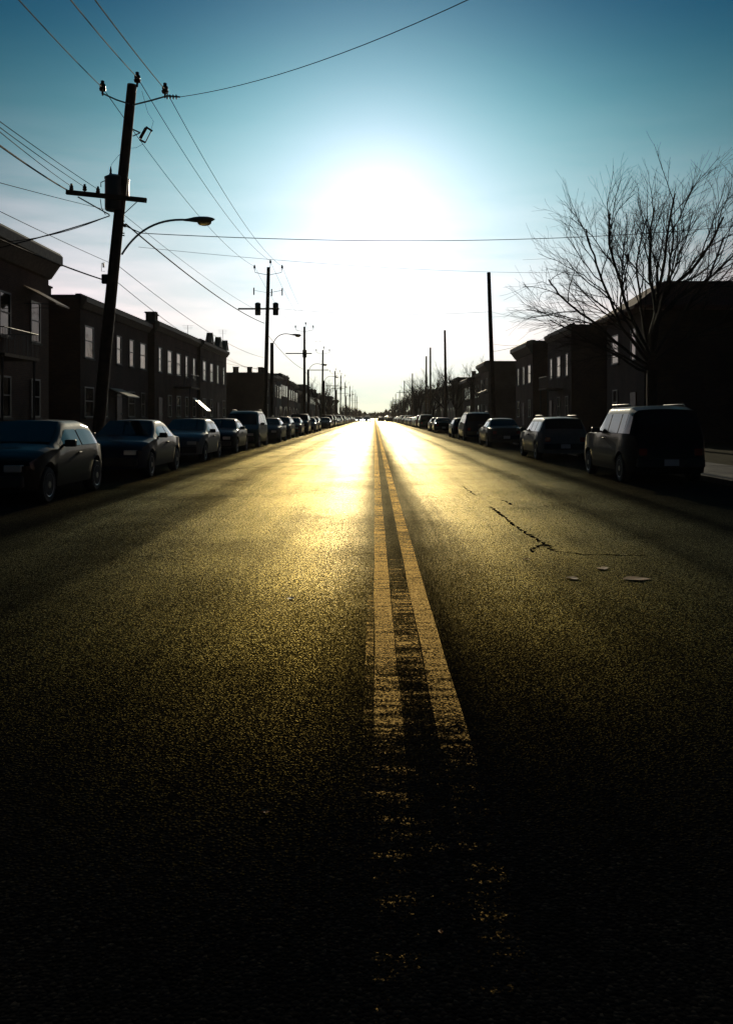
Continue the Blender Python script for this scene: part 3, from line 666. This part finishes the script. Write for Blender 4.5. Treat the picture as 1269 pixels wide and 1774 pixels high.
# ------------------------------------------------------------------ utility poles
def insulator(mb, p, s=1.0):
    mb.lathe(p, [(.02 * s, -.16 * s), (.025 * s, -.06 * s), (.07 * s, -.05 * s), (.085 * s, 0), (.06 * s, .03 * s), (.075 * s, .05 * s), (.07 * s, .10 * s), (.04 * s, .13 * s), (.045 * s, .18 * s), (.01 * s, .2 * s)], 10)
def can(mb, c, r, h):
    mb.lathe(c, [(r * .3, 0), (r * .92, 0), (r, .05), (r, h - .08), (r * 1.05, h - .07), (r * 1.05, h - .02), (r * .6, h + .05), (.02, h + .08)], 20)
def lamp_arm(root, base, bend, tip, s=1.0, mats=None):
    """curved arm from base up to tip, cobra-head lamp at its end"""
    a, b_, c = Vector(base), Vector(bend), Vector(tip)
    pts = [a * (1 - t) ** 2 + b_ * 2 * t * (1 - t) + c * t * t for t in [i / 14 for i in range(15)]]
    arm = MB().tube(pts, .032 * s, 8).build('lamp_arm', M['steel'], root)
    d = (c - pts[-3]).normalized(); d.z *= .3; d = d.normalized()
    # head: lofted cobra shape
    side = Vector((-d.y, d.x, 0)).normalized(); up = side.cross(d) * -1
    if up.z < 0: up = -up
    prof = [(-.12, .035, .03, .03), (.05, .06, .05, .05), (.22, .11, .08, .075), (.42, .155, .085, .10), (.62, .15, .075, .09), (.76, .10, .045, .05), (.83, .03, .01, .02)]
    vs = []; fs = []; n = 12
    for (t, w_, hu, hd) in prof:
        for k in range(n):
            an = 2 * math.pi * k / n; vs.append(c + d * t * s + side * math.cos(an) * w_ * s + up * math.sin(an) * (hu if math.sin(an) > 0 else hd) * s)
    for i in range(len(prof) - 1):
        for k in range(n): q = i * n + k; r_ = i * n + (k + 1) % n; fs.append((q, r_, r_ + n, q + n))
    fs += [tuple(range(n)), tuple(range((len(prof) - 1) * n, len(prof) * n))]
    hd_ = MB().add(vs, fs, True).build('lamp_head', M['steel'], root)
    vs = []; fs = []; cc = c + d * .52 * s - up * .055 * s
    for (r, q) in ((1, 0), (.95, .5), (.7, .85), (.3, 1.0)):
        for k in range(12):
            an = 2 * math.pi * k / 12; vs.append(cc + d * math.cos(an) * .22 * s * r + side * math.sin(an) * .13 * s * r - up * .13 * s * q)
    for i in range(3):
        for k in range(12): q = i * 12 + k; r_ = i * 12 + (k + 1) % 12; fs.append((q, r_, r_ + 12, q + 12))
    fs += [tuple(range(36, 48)), tuple(reversed(range(12)))]
    MB().add(vs, fs, True).build('lens', M['amber_lens'], hd_)

# --- near left pole, drawn from its outline at 25.7 m
Y1 = 25.7; base = Vector((-8.3, Y1, .13)); topP = P(229, 147, Y1)
p1 = empty('utility_pole', base, 0, 'near leaning wooden pole with transformer and curved street lamp on the left', 'utility pole', 'utility poles')
def q1(px, py, dy=0): v = P(px, py, Y1 + dy) ; return v - base
ax = lambda z: (topP - base) * ((z - base.z) / (topP.z - base.z))
MB().tube([Vector((0, 0, -.4)), (topP - base) * .33, (topP - base) * .66, topP - base], [.185, .172, .155, .14], 14).build('shaft', M['pole'], p1)
m = MB(); m.tube([q1(224, 180, -.16), q1(202, 173, -.18), q1(176, 161, -.18)], .022, 6); m.tube([q1(230, 182, -.16), q1(262, 174, -.18), q1(290, 166, -.18), q1(312, 168, -.18)], .024, 6); m.tube([q1(234, 160, -.12), q1(238, 142, -.12)], .022, 6)
m.build('bracket', M['steel'], p1)
for a, b in ((178, 160), (238, 145), (286, 164)):
    i_ = MB(); insulator(i_, (0, 0, 0), 1.25); o = i_.build('insulator', M['porcelain'], p1); o.location = q1(a, b - 5, -.18) + Vector((0, 0, 0.02))
i_ = MB()
for k in range(4): i_.lathe((0, 0, 0), [(.015, k * .09 - .18), (.07, k * .09 - .17), (.07, k * .09 - .15), (.015, k * .09 - .13)], 10, 'X')
o = i_.build('insulator', M['porcelain'], p1); o.location = q1(299, 168, -.18)
# fused cut-out
m = MB(); m.tube([q1(230, 224), q1(243, 230)], .022, 6); m.tube([q1(230, 236), q1(243, 230)], .016, 6)
m.build('cutout_bracket', M['steel'], p1)
m = MB(); m.tube([q1(253, 222), q1(243, 240)], .05, 8); m.tube([q1(253, 220), q1(264, 227)], .03, 6); m.tube([q1(242, 242), q1(252, 247)], .03, 6); m.tube([q1(262, 227), q1(252, 247)], .018, 6)
m.build('fuse_cutout', M['porcelain'], p1)
# transformer, added glint can and cross arm
m = MB(); can(m, q1(198, 365, -.02) , .27, 1.0); m.build('transformer', M['transformer'], p1)
m = MB(); m.lathe(q1(192, 306, -.05), [(.04, -.05), (.06, 0), (.035, .05), (.05, .08), (.03, .12), (.035, .18), (.012, .3)], 8); m.tube([q1(184, 312), q1(175, 316), q1(175, 324)], .015, 5); m.build('bushing', M['porcelain'], p1)
m = MB(); can(m, q1(213, 345, .42), .19, .62); o = m.build('transformer', M['rim'], p1)  # shiny can added behind the pole to catch a sun glint
m = MB(); m.box(-1.18, 1.18, -.055, .055, -.065, .065); o = m.build('cross_arm', M['wood'], p1); o.location = q1(184.5, 340, -.3); o.rotation_euler = (0, math.atan2(-(333 - 347) , 135) * 1, 0)
m = MB(); m.tube([q1(238, 349, -.3), q1(214, 371, -.1)], .014, 5); m.tube([q1(135, 341, -.3), q1(190, 372, -.1)], .02, 5); m.tube([q1(174, 345, -.3), q1(176, 360, -.2), q1(183, 372, -.1)], .012, 5); m.build('arm_brace', M['steel'], p1)
for a, b in ((124, 327), (147, 328), (170, 332)):
    i_ = MB(); insulator(i_, (0, 0, 0), .8); o = i_.build('insulator', M['porcelain'], p1); o.location = q1(a, b, -.3)
m = MB(); m.box(-.09, .09, -.12, .0, -.14, .14); o = m.build('junction_box', M['dark_metal'], p1, bev=.02); o.location = q1(183, 484, 0)
m = MB()
for py, s in ((392, 1), (404, 1), (383, 1), (408, 1)): m.tube([q1(206, py), q1(216, py)], .02, 5)
m.tube([q1(206, 385), q1(218, 392)], .05, 6)
m.build('cable_clamp', M['dark_metal'], p1)
m = MB(); m.tube([q1(182, 455), q1(176, 456), q1(176, 470), q1(182, 470)], .008, 4); m.tube([q1(179, 456), q1(180, 463)], .03, 6); m.build('conduit_bracket', M['steel'], p1)
m = MB(); m.tube([q1(246, 158), q1(256, 195), q1(266, 210), q1(262, 224)], .006, 4); m.tube([q1(247, 250), q1(236, 256), q1(222, 257), q1(205, 270), q1(193, 285), q1(192, 304)], .006, 4); m.build('jumper_wire', M['wire'], p1)
lamp_arm(p1, q1(211, 441, -.05), q1(250, 376, -.25), q1(325, 381, -.5), 1.0)
lampz = p1

def std_pole(x, y, h, label, lean=0.0, arms=True, trans=0, arm=True, lamp=False, stub=None, bare=False, low=False):
    root = empty('utility_pole', (x, y, .13), 0, label, 'utility pole', 'utility poles')
    n = 8 if y > 140 else 12
    MB().tube([(0, 0, -.4), (lean * .5, 0, h * .5), (lean, 0, h)], [.18, .155, .13], n).build('shaft', M['pole'], root)
    if bare: return root
    t = lean
    if arms:
        m = MB(); m.tube([(t - 1.05, -.15, h - .15), (t - 1.0, -.15, h - .42), (t, -.14, h - .62), (t + 1.0, -.15, h - .42), (t + 1.05, -.15, h - .15)], .022, 5); m.tube([(t + .12, -.05, h - .1), (t + .16, -.05, h + .28)], .02, 5)
        m.build('bracket', M['steel'], root)
        for xx, zz in ((-1.05, h - .05), (.16, h + .35), (1.05, h - .05)):
            i_ = MB(); insulator(i_, (0, 0, 0), 1.1); o = i_.build('insulator', M['porcelain'], root); o.location = (t + xx, -.12, zz)
    za = h - 3.2; ta = lean * za / h
    if arm:
        MB().box(ta - 2.2, ta + .9, -.30, -.19, za - .06, za + .06).build('cross_arm', M['wood'], root)
    if trans:
        for s in ([-1, 1] if trans == 2 else [0]):
            m = MB(); can(m, (ta + s * .68 - (.06 if s else 0), 0 if s else -.36 * 0 + .28, za - .45), .22 if s else .25, .9); m.build('transformer', M['transformer'], root)
    return root
l1 = P(465, 463, 66); pl2 = std_pole(-8.35, 66, l1.z - .13, 'tall wooden pole with twin transformers, second from the camera on the left', lean=l1.x + 8.35, trans=2)
m = MB()
for xx, zz in ((-1.1, -1.9), (.25, -2.0), (1.05, -1.95)): m.tube([(l1.x + 8.35 + xx, -.1, l1.z + zz + .2), (l1.x + 8.35 + xx, -.1, l1.z + zz - .35)], .05, 6)
m.tube([(l1.x + 8.35 - 1.1, -.1, l1.z - 1.9), (l1.x + 8.35, -.1, l1.z - 2.1)], .012, 5); m.tube([(l1.x + 8.35, -.1, l1.z - 2.1), (l1.x + 8.35 + 1.05, -.1, l1.z - 1.9)], .018, 5); m.build('fuse_cutout', M['porcelain'], pl2)
def lamp_pole(x, y, h, label, hb):
    root = empty('lamp_post', (x, y, .13), 0, label, 'lamp post', 'street lamp posts')
    MB().tube([(0, 0, -.3), (0, 0, h)], [.17, .14], 10).build('shaft', M['pole'], root)
    lamp_arm(root, (.1, -.1, h - .1), (.5, -.25, h + .95), (1.65, -.5, h + .62), 1.0)
    return root
lamp_pole(-8.3, 70.3, P(471, 594, 70.3).z - .13, 'short wooden post with curved lamp arm right behind the twin-transformer pole', 0)
l3 = P(525, 566, 103); std_pole(-8.3, 103, l3.z - .13, 'third left utility pole, single transformer, beside the cross street', lean=0.0, trans=1)
lamp_pole(-8.35, 109.5, P(534, 640, 109.5).z - .13, 'short post with curved lamp arm behind the third left utility pole', 0)
lv = [('fourth', 138, 12.0, 0), ('fifth', 186, 11.2, 0), ('sixth', 212, 11.5, 1), ('seventh', 250, 11.3, 0), ('eighth', 290, 11.6, 1), ('ninth', 332, 11.4, 0), ('tenth', 375, 11.6, 0), ('eleventh', 420, 11.4, 0)]
for i, (nm, y, h, tr) in enumerate(lv): std_pole(-8.3, y, h, 'distant wooden utility pole, %s from the camera on the left' % nm, lean=.12 * (-1) ** i, trans=tr)
for y, nm in ((144, 'third'), (192, 'fourth'), (256, 'fifth')): lamp_pole(-8.35, y, 7.4, 'distant short post with lamp arm, %s from the camera on the left' % nm, 0)
rv = [('nearest', 60, 472, 846), ('second', 100, 572, 770), ('third', 128, 602, 745), ('fourth', 139, 617, 738), ('fifth', 190, 647, 714), ('sixth', 240, 660, 700), ('seventh', 290, 676, 692), ('eighth', 340, 682, 685), ('ninth', 390, 688, 680)]
for nm, y, py, px in rv:
    t_ = P(px, py, y)
    std_pole(8.3, y, t_.z - .13, '%s wooden pole %s, %s from the camera on the right' % ('plain bare' if y < 150 else 'distant', 'without arms' if y < 150 else 'with a bracket', nm if nm != 'nearest' else 'nearest'), lean=max(-.4, min(.4, t_.x - 8.3)), bare=y < 150, arms=False, arm=y > 200, trans=1 if y == 190 else 0)

# ------------------------------------------------------------------ overhead wires, each hung between real ends
def wire(a, b, sag, r, label, mat='wire', n=26, group='overhead wires'):
    a, b = Vector(a), Vector(b); pts = []
    for i in range(n + 1):
        t = i / n; p = a.lerp(b, t); p.z -= sag * 4 * t * (1 - t); pts.append(p)
    pts = [p - a for p in pts]
    o = MB().tube(pts, r, 5).build('overhead_wire', M[mat], fix=False); o.location = a
    return tag(o, label, 'wire', group)
I1 = [P(178, 152, Y1 - .18), P(238, 134, Y1 - .18), P(287, 156, Y1 - .18)]
h2 = l1.z
I2 = [Vector((l1.x - 1.05, 65.88, h2 + .05)), Vector((l1.x + .16, 65.88, h2 + .45)), Vector((l1.x + 1.05, 65.88, h2 + .05))]
nmw = ['left', 'middle', 'right']
for k in range(3):
    ex = [(62, 20), (150, 22), (190, 22)][k]
    # carry on over the camera's left shoulder: point on the pixel ray through ex at a nearer depth, extended
    e = P(ex[0], ex[1], [15.5, 15.8, 15.8][k]); e2 = I1[k] + (e - I1[k]) * 2.2
    wire(I1[k], e2, .12, .0125, '%s top wire from the near pole running to the upper left photo edge' % nmw[k])
    wire(I1[k], I2[k], .75, .011, '%s top wire from the near left pole to the twin-transformer pole' % nmw[k])
tops = [I2] + [[Vector((-8.3 - 1.05 + ln_, yy - .12, hh + .1)), Vector((-8.3 + .16 + ln_, yy - .12, hh + .5)), Vector((-8.3 + 1.05 + ln_, yy - .12, hh + .1))] for (yy, hh, ln_) in ((103, l3.z - .13, 0), (138, 12.0, .12), (186, 11.2, -.12), (212, 11.5, .12))]
for s in range(len(tops) - 1):
    for k in range(3): wire(tops[s][k], tops[s + 1][k], .6, .010, '%s top wire of the %s span along the left poles' % (nmw[k], ['second', 'third', 'fourth', 'fifth'][s]))
wire(P(311, 168, Y1 - .18), (8.6, 9, 10.3), 1.0, .010, 'wire crossing the upper sky from the near pole arm up to the right')
A = [P(124, 323, Y1 - .3), P(147, 324, Y1 - .3), P(170, 328, Y1 - .3)]
for k, (ey, nm) in enumerate(((262, 'lowest'), (251, 'middle'), (240, 'highest'))):
    e = P(48, ey, 18.5); wire(A[k], A[k] + (e - A[k]) * 2.0, .06, .009, '%s of three thin wires from the cross arm to the left edge' % nm)
e = P(48, 281, 18.5); a = P(118, 330, Y1 - .3); wire(a, a + (e - a) * 2.0, .06, .02, 'thick cable from the cross arm tip to the left edge')
e = P(48, 413, 22); a = P(190, 374, Y1 - .2); wire(a, a + (e - a) * 1.6, .06, .017, 'thick service cable from below the transformer, dropping to the left house')
e = P(48, 402, 24); wire(a + Vector((0, .02, .02)), a + (e - a) * 1.6, .22, .012, 'thin service cable just above the thick one to the left house')
a = P(180, 485, Y1 - .1); e = P(48, 427, 18); wire(a, a + (e - a) * 2.0, .10, .020, 'low telephone cable from the junction box on the near pole to the left edge')
a = P(206, 368, Y1); e = P(48, 325, 17); wire(a, a + (e - a) * 2.0, .05, .007, 'faint wire passing just under the transformer to the left edge')
a = P(190, 455, Y1); e = P(48, 385, 17); wire(a, a + (e - a) * 2.0, .05, .007, 'faint wire from the lower bracket up to the left edge')
# along the street, low lines
wire(P(218, 388, Y1 - .1), P(458, 560, 66), .35, .024, 'thick bundled cable sloping from the near pole to the next left pole')
wire(P(206, 365, Y1), P(461, 545, 66), .3, .008, 'thin cable just above the bundled cable between the first two left poles')
wire(P(202, 458, Y1), P(460, 620, 66), .5, .010, 'lower telephone wire between the first two left poles')
wire(P(200, 486, Y1), P(460, 640, 66), .7, .010, 'lowest telephone wire between the first two left poles')
wire(P(460, 575, 66), P(526, 640, 103), .4, .02, 'cable between the second and third left poles')
wire(P(526, 640, 103), P(556, 668, 138), .4, .02, 'cable between the third and fourth left poles')
# across the street
wire(P(245, 404, Y1 + .2), (16.5, 34, P(1240, 405, 34).z + .55), .48, .012, 'wire spanning the street from the near left pole to beyond the bare tree')
a = P(214, 390, Y1); wire(a, P(245, 404, Y1 + .2), .0, .016, 'short cable stub from the near pole clamp to the spanning wire')
wire(P(240, 428, 30), (20, 52, P(1260, 462, 52).z), .6, .007, 'faint thin wire across the street just under the spanning wire')
wire(P(458, 532, 66), P(849, 540, 60), .35, .010, 'wire across the street from the twin-transformer pole to the nearest right pole')
wire(P(525, 590, 103), P(771, 590, 100), .3, .010, 'wire across the street between the third left and second right poles')
wire(P(849, 540, 60), P(990, 556, 66), .2, .010, 'service wire from the nearest right pole to the second right house')
wire(P(848, 595, 60), P(930, 592, 81), .25, .012, 'service wire from the nearest right pole to the third right house')
wire(P(849, 610, 60), P(1040, 548, 50), .25, .012, 'lower service wire rising from the nearest right pole to the hip-roofed house')
wire(P(458, 652, 66), P(398, 620, 88), .15, .010, 'service wire from the twin-transformer pole to the gable-ornamented house')
wire(P(462, 640, 66), P(300, 600, 66), .3, .010, 'service wire from the second left pole to the brick duplex')

# ------------------------------------------------------------------ bare trees
def grow(mb, tw, p, d, L, r, lev, rnd, up=.12, spread=.55, minr=.006, wig=.13, maxlev=6):
    """one limb: a bent tapering tube that throws side shoots"""
    n = max(3, int(L / .45)) if lev < 3 else 3
    pts = [p.copy()]; rs = [r]; dd = d.normalized(); q = p.copy()
    for i in range(n):
        dd = (dd + Vector((rnd.gauss(0, wig), rnd.gauss(0, wig), rnd.gauss(0, wig * .8) + up * .5))).normalized()
        q = q + dd * (L / n); pts.append(q.copy()); rs.append(max(minr * .6, r * (1 - .62 * (i + 1) / n)))
    (mb if lev < 2 else tw).tube(pts, rs, 7 if lev == 0 else (5 if lev < 3 else 3), caps=False)
    if lev >= maxlev or r < minr: return
    k = {0: 9, 1: 8, 2: 6, 3: 5, 4: 4, 5: 3}.get(lev, 2)
    for j in range(k):
        t = lerp(.22, 1.0, (j + rnd.random() * .7) / k); t = min(t, .98)
        i = min(len(pts) - 2, int(t * (len(pts) - 1))); f = t * (len(pts) - 1) - i
        bp = pts[i].lerp(pts[i + 1], f); td = (pts[i + 1] - pts[i]).normalized()
        a = rnd.uniform(0, 2 * math.pi); o1 = td.orthogonal().normalized(); o2 = td.cross(o1); sd = o1 * math.cos(a) + o2 * math.sin(a)
        nd = (td + sd * spread * rnd.uniform(.6, 1.35)).normalized()
        rr = lerp(rs[i], rs[i + 1], f) * rnd.uniform(.42, .62)
        grow(mb, tw, bp, nd, L * rnd.uniform(.36, .60) * (1.15 - .35 * t), rr, lev + 1, rnd, up, spread, minr, wig, maxlev)
def bare_tree(x, y, h, label, seed=0, limbs=None, name='bare_tree', maxlev=4, minr=.012, tr=None, fork=None, wide=.6):
    rnd = random.Random(seed); root = empty(name, (x, y, .1), 0, label, 'tree', 'bare trees along the street')
    mb = MB(); tw = MB(); tk = MB(); tr = tr or h * .022; fz = fork or h * .28
    tk.tube([(0, 0, -.3), (.03, 0, fz * .4), (0, .02, fz * .8), (0, 0, fz + .2)], [tr * 1.35, tr * 1.05, tr, tr * .95], 10)
    tk.build('trunk', M['bark'], root)
    if limbs is None:
        k = 6
        limbs = []
        for j in range(k):
            a = 2 * math.pi * j / k + rnd.uniform(-.4, .4); e = rnd.uniform(.25, wide)
            limbs.append((Vector((0, 0, fz * rnd.uniform(.85, 1.0))), Vector((math.cos(a) * e, math.sin(a) * e, 1)), (h - fz) * rnd.uniform(.62, .8), tr * .5))
    for (p, d, L, r, *u) in limbs: grow(mb, tw, p, d, L, r, 0, rnd, maxlev=maxlev, minr=minr, up=u[0] if u else .12)
    cr_ = mb.build('branches', M['bark'], root, fix=False); tw.build('twigs', M['twig'], cr_, fix=False)
    return root
# the big tree in front of the hip-roofed house; limbs aimed from the outline
TY = 41.0; tb = Vector((P(1128, 700, TY).x, TY, .1))
def limb(sx_, sy_, ex, ey, r, dy=0, k=.84, up=.06):
    s = P(sx_, sy_, TY) - tb; e = P(ex, ey, TY + dy) - tb; d = e - s; return (s, d, d.length * k, r, up)
lm = [limb(1128, 610, 1150, 290, 0.117, 0), limb(1126, 600, 1100, 300, 0.101, 1.5), limb(1124, 615, 1015, 320, 0.098, -1.0), limb(1120, 625, 965, 400, 0.094, 1.0, .95, .03), limb(1118, 632, 900, 470, 0.086, -1.5, .95, .0), limb(1120, 645, 930, 545, 0.070, 1.0, .9, -.02), limb(1118, 640, 985, 575, 0.055, -2, .9, -.03),
      limb(1132, 605, 1210, 310, 0.098, -1.2), limb(1134, 612, 1250, 380, 0.086, 1.4), limb(1136, 625, 1300, 460, 0.078, -1, .95, .03), limb(1128, 605, 1125, 330, 0.086, -3.0), limb(1128, 605, 1180, 330, 0.086, 3.2), limb(1122, 620, 1050, 360, 0.078, 3.4), limb(1124, 620, 1030, 430, 0.070, -3.2)]
bt = bare_tree(tb.x, tb.y, 13, 'big spreading bare tree on the right, in front of the hip-roofed house', 4, lm, maxlev=5, minr=.0085, tr=.24, fork=3.4)
def T(px, ptop, y, label, seed, wide=.6, lev=3):
    v = P(px, ptop, y); bare_tree(v.x, y, v.z, label, seed, maxlev=lev, minr=.02, wide=wide)
T(556, 652, 150, 'round bare tree behind the fourth left pole', 21)
T(770, 628, 135, 'wide bare tree behind the second and third right poles', 22, .8)
T(790, 640, 128, 'bare tree right of the second right pole, over the far houses', 23, .8)
T(750, 645, 145, 'bare tree around the third and fourth right poles', 24, .8)
T(838, 618, 124, 'small bare tree over the roofs left of the nearest right pole', 25, .7)
T(862, 622, 122, 'small bare tree over the roofs right of the nearest right pole', 27, .7)
T(728, 652, 165, 'bare tree left of the fourth right pole', 26, .8)
rt = random.Random(77); i = 0
for y in range(200, 520, 26):
    for sd, nm in ((-1, 'left'), (1, 'right')):
        h = rt.uniform(8, 11) * (1 if sd > 0 else .75)
        bare_tree(sd * rt.uniform(9.5, 12.5), y + rt.uniform(-6, 6), h, 'distant bare street tree, %s of the far %s side' % (ORD[i], nm), 100 + i * 2 + (sd > 0), maxlev=3, minr=.03)
    i += 1
# far wood closing the street
fw = MB(); rf_ = random.Random(8)
for k in range(2600):
    x = rf_.uniform(-260, 260); y = rf_.uniform(620, 760); h = rf_.uniform(3, 7) + 2.0 * mnoise.noise((x * .02, y * .02, 0))
    if abs(x) < 9: h *= .75; y += 60
    for q in range(3):
        a = rf_.uniform(0, 3.14); s = rf_.uniform(.8, 2.2); cx = x + rf_.uniform(-2, 2); cz = h * rf_.uniform(.3, 1)
        fw.add([(cx - s * math.cos(a), y - s * math.sin(a), cz - s * .6), (cx + s * math.cos(a), y + s * math.sin(a), cz - s * .4), (cx + s * .3 * math.cos(a), y + .6, cz + s * .9)], [(0, 1, 2)])
    fw.tube([(x, y, 0), (x + .2, y, h)], [.3, .1], 4, caps=False)
tag(fw.build('far_wood', M['farwood'], fix=False), 'far belt of bare trees closing the end of the street', 'wood', kind='stuff')

# ------------------------------------------------------------------ the air: thin sunlit haze down the street
m = bpy.data.materials.new('haze'); m.use_nodes = True; m.node_tree.nodes.clear()
pv = N(m.node_tree, 'ShaderNodeVolumePrincipled'); pv.inputs['Color'].default_value = (0.95, 0.88, 0.80, 1); pv.inputs['Density'].default_value = 0.00006; pv.inputs['Anisotropy'].default_value = 0.6
mo = N(m.node_tree, 'ShaderNodeOutputMaterial'); m.node_tree.links.new(pv.outputs[0], mo.inputs['Volume'])
tag(MB().box(-950, 950, -330, 1550, -1.6, 22).build('haze', m), 'thin sunlit haze hanging over the whole street', 'haze', kind='stuff')
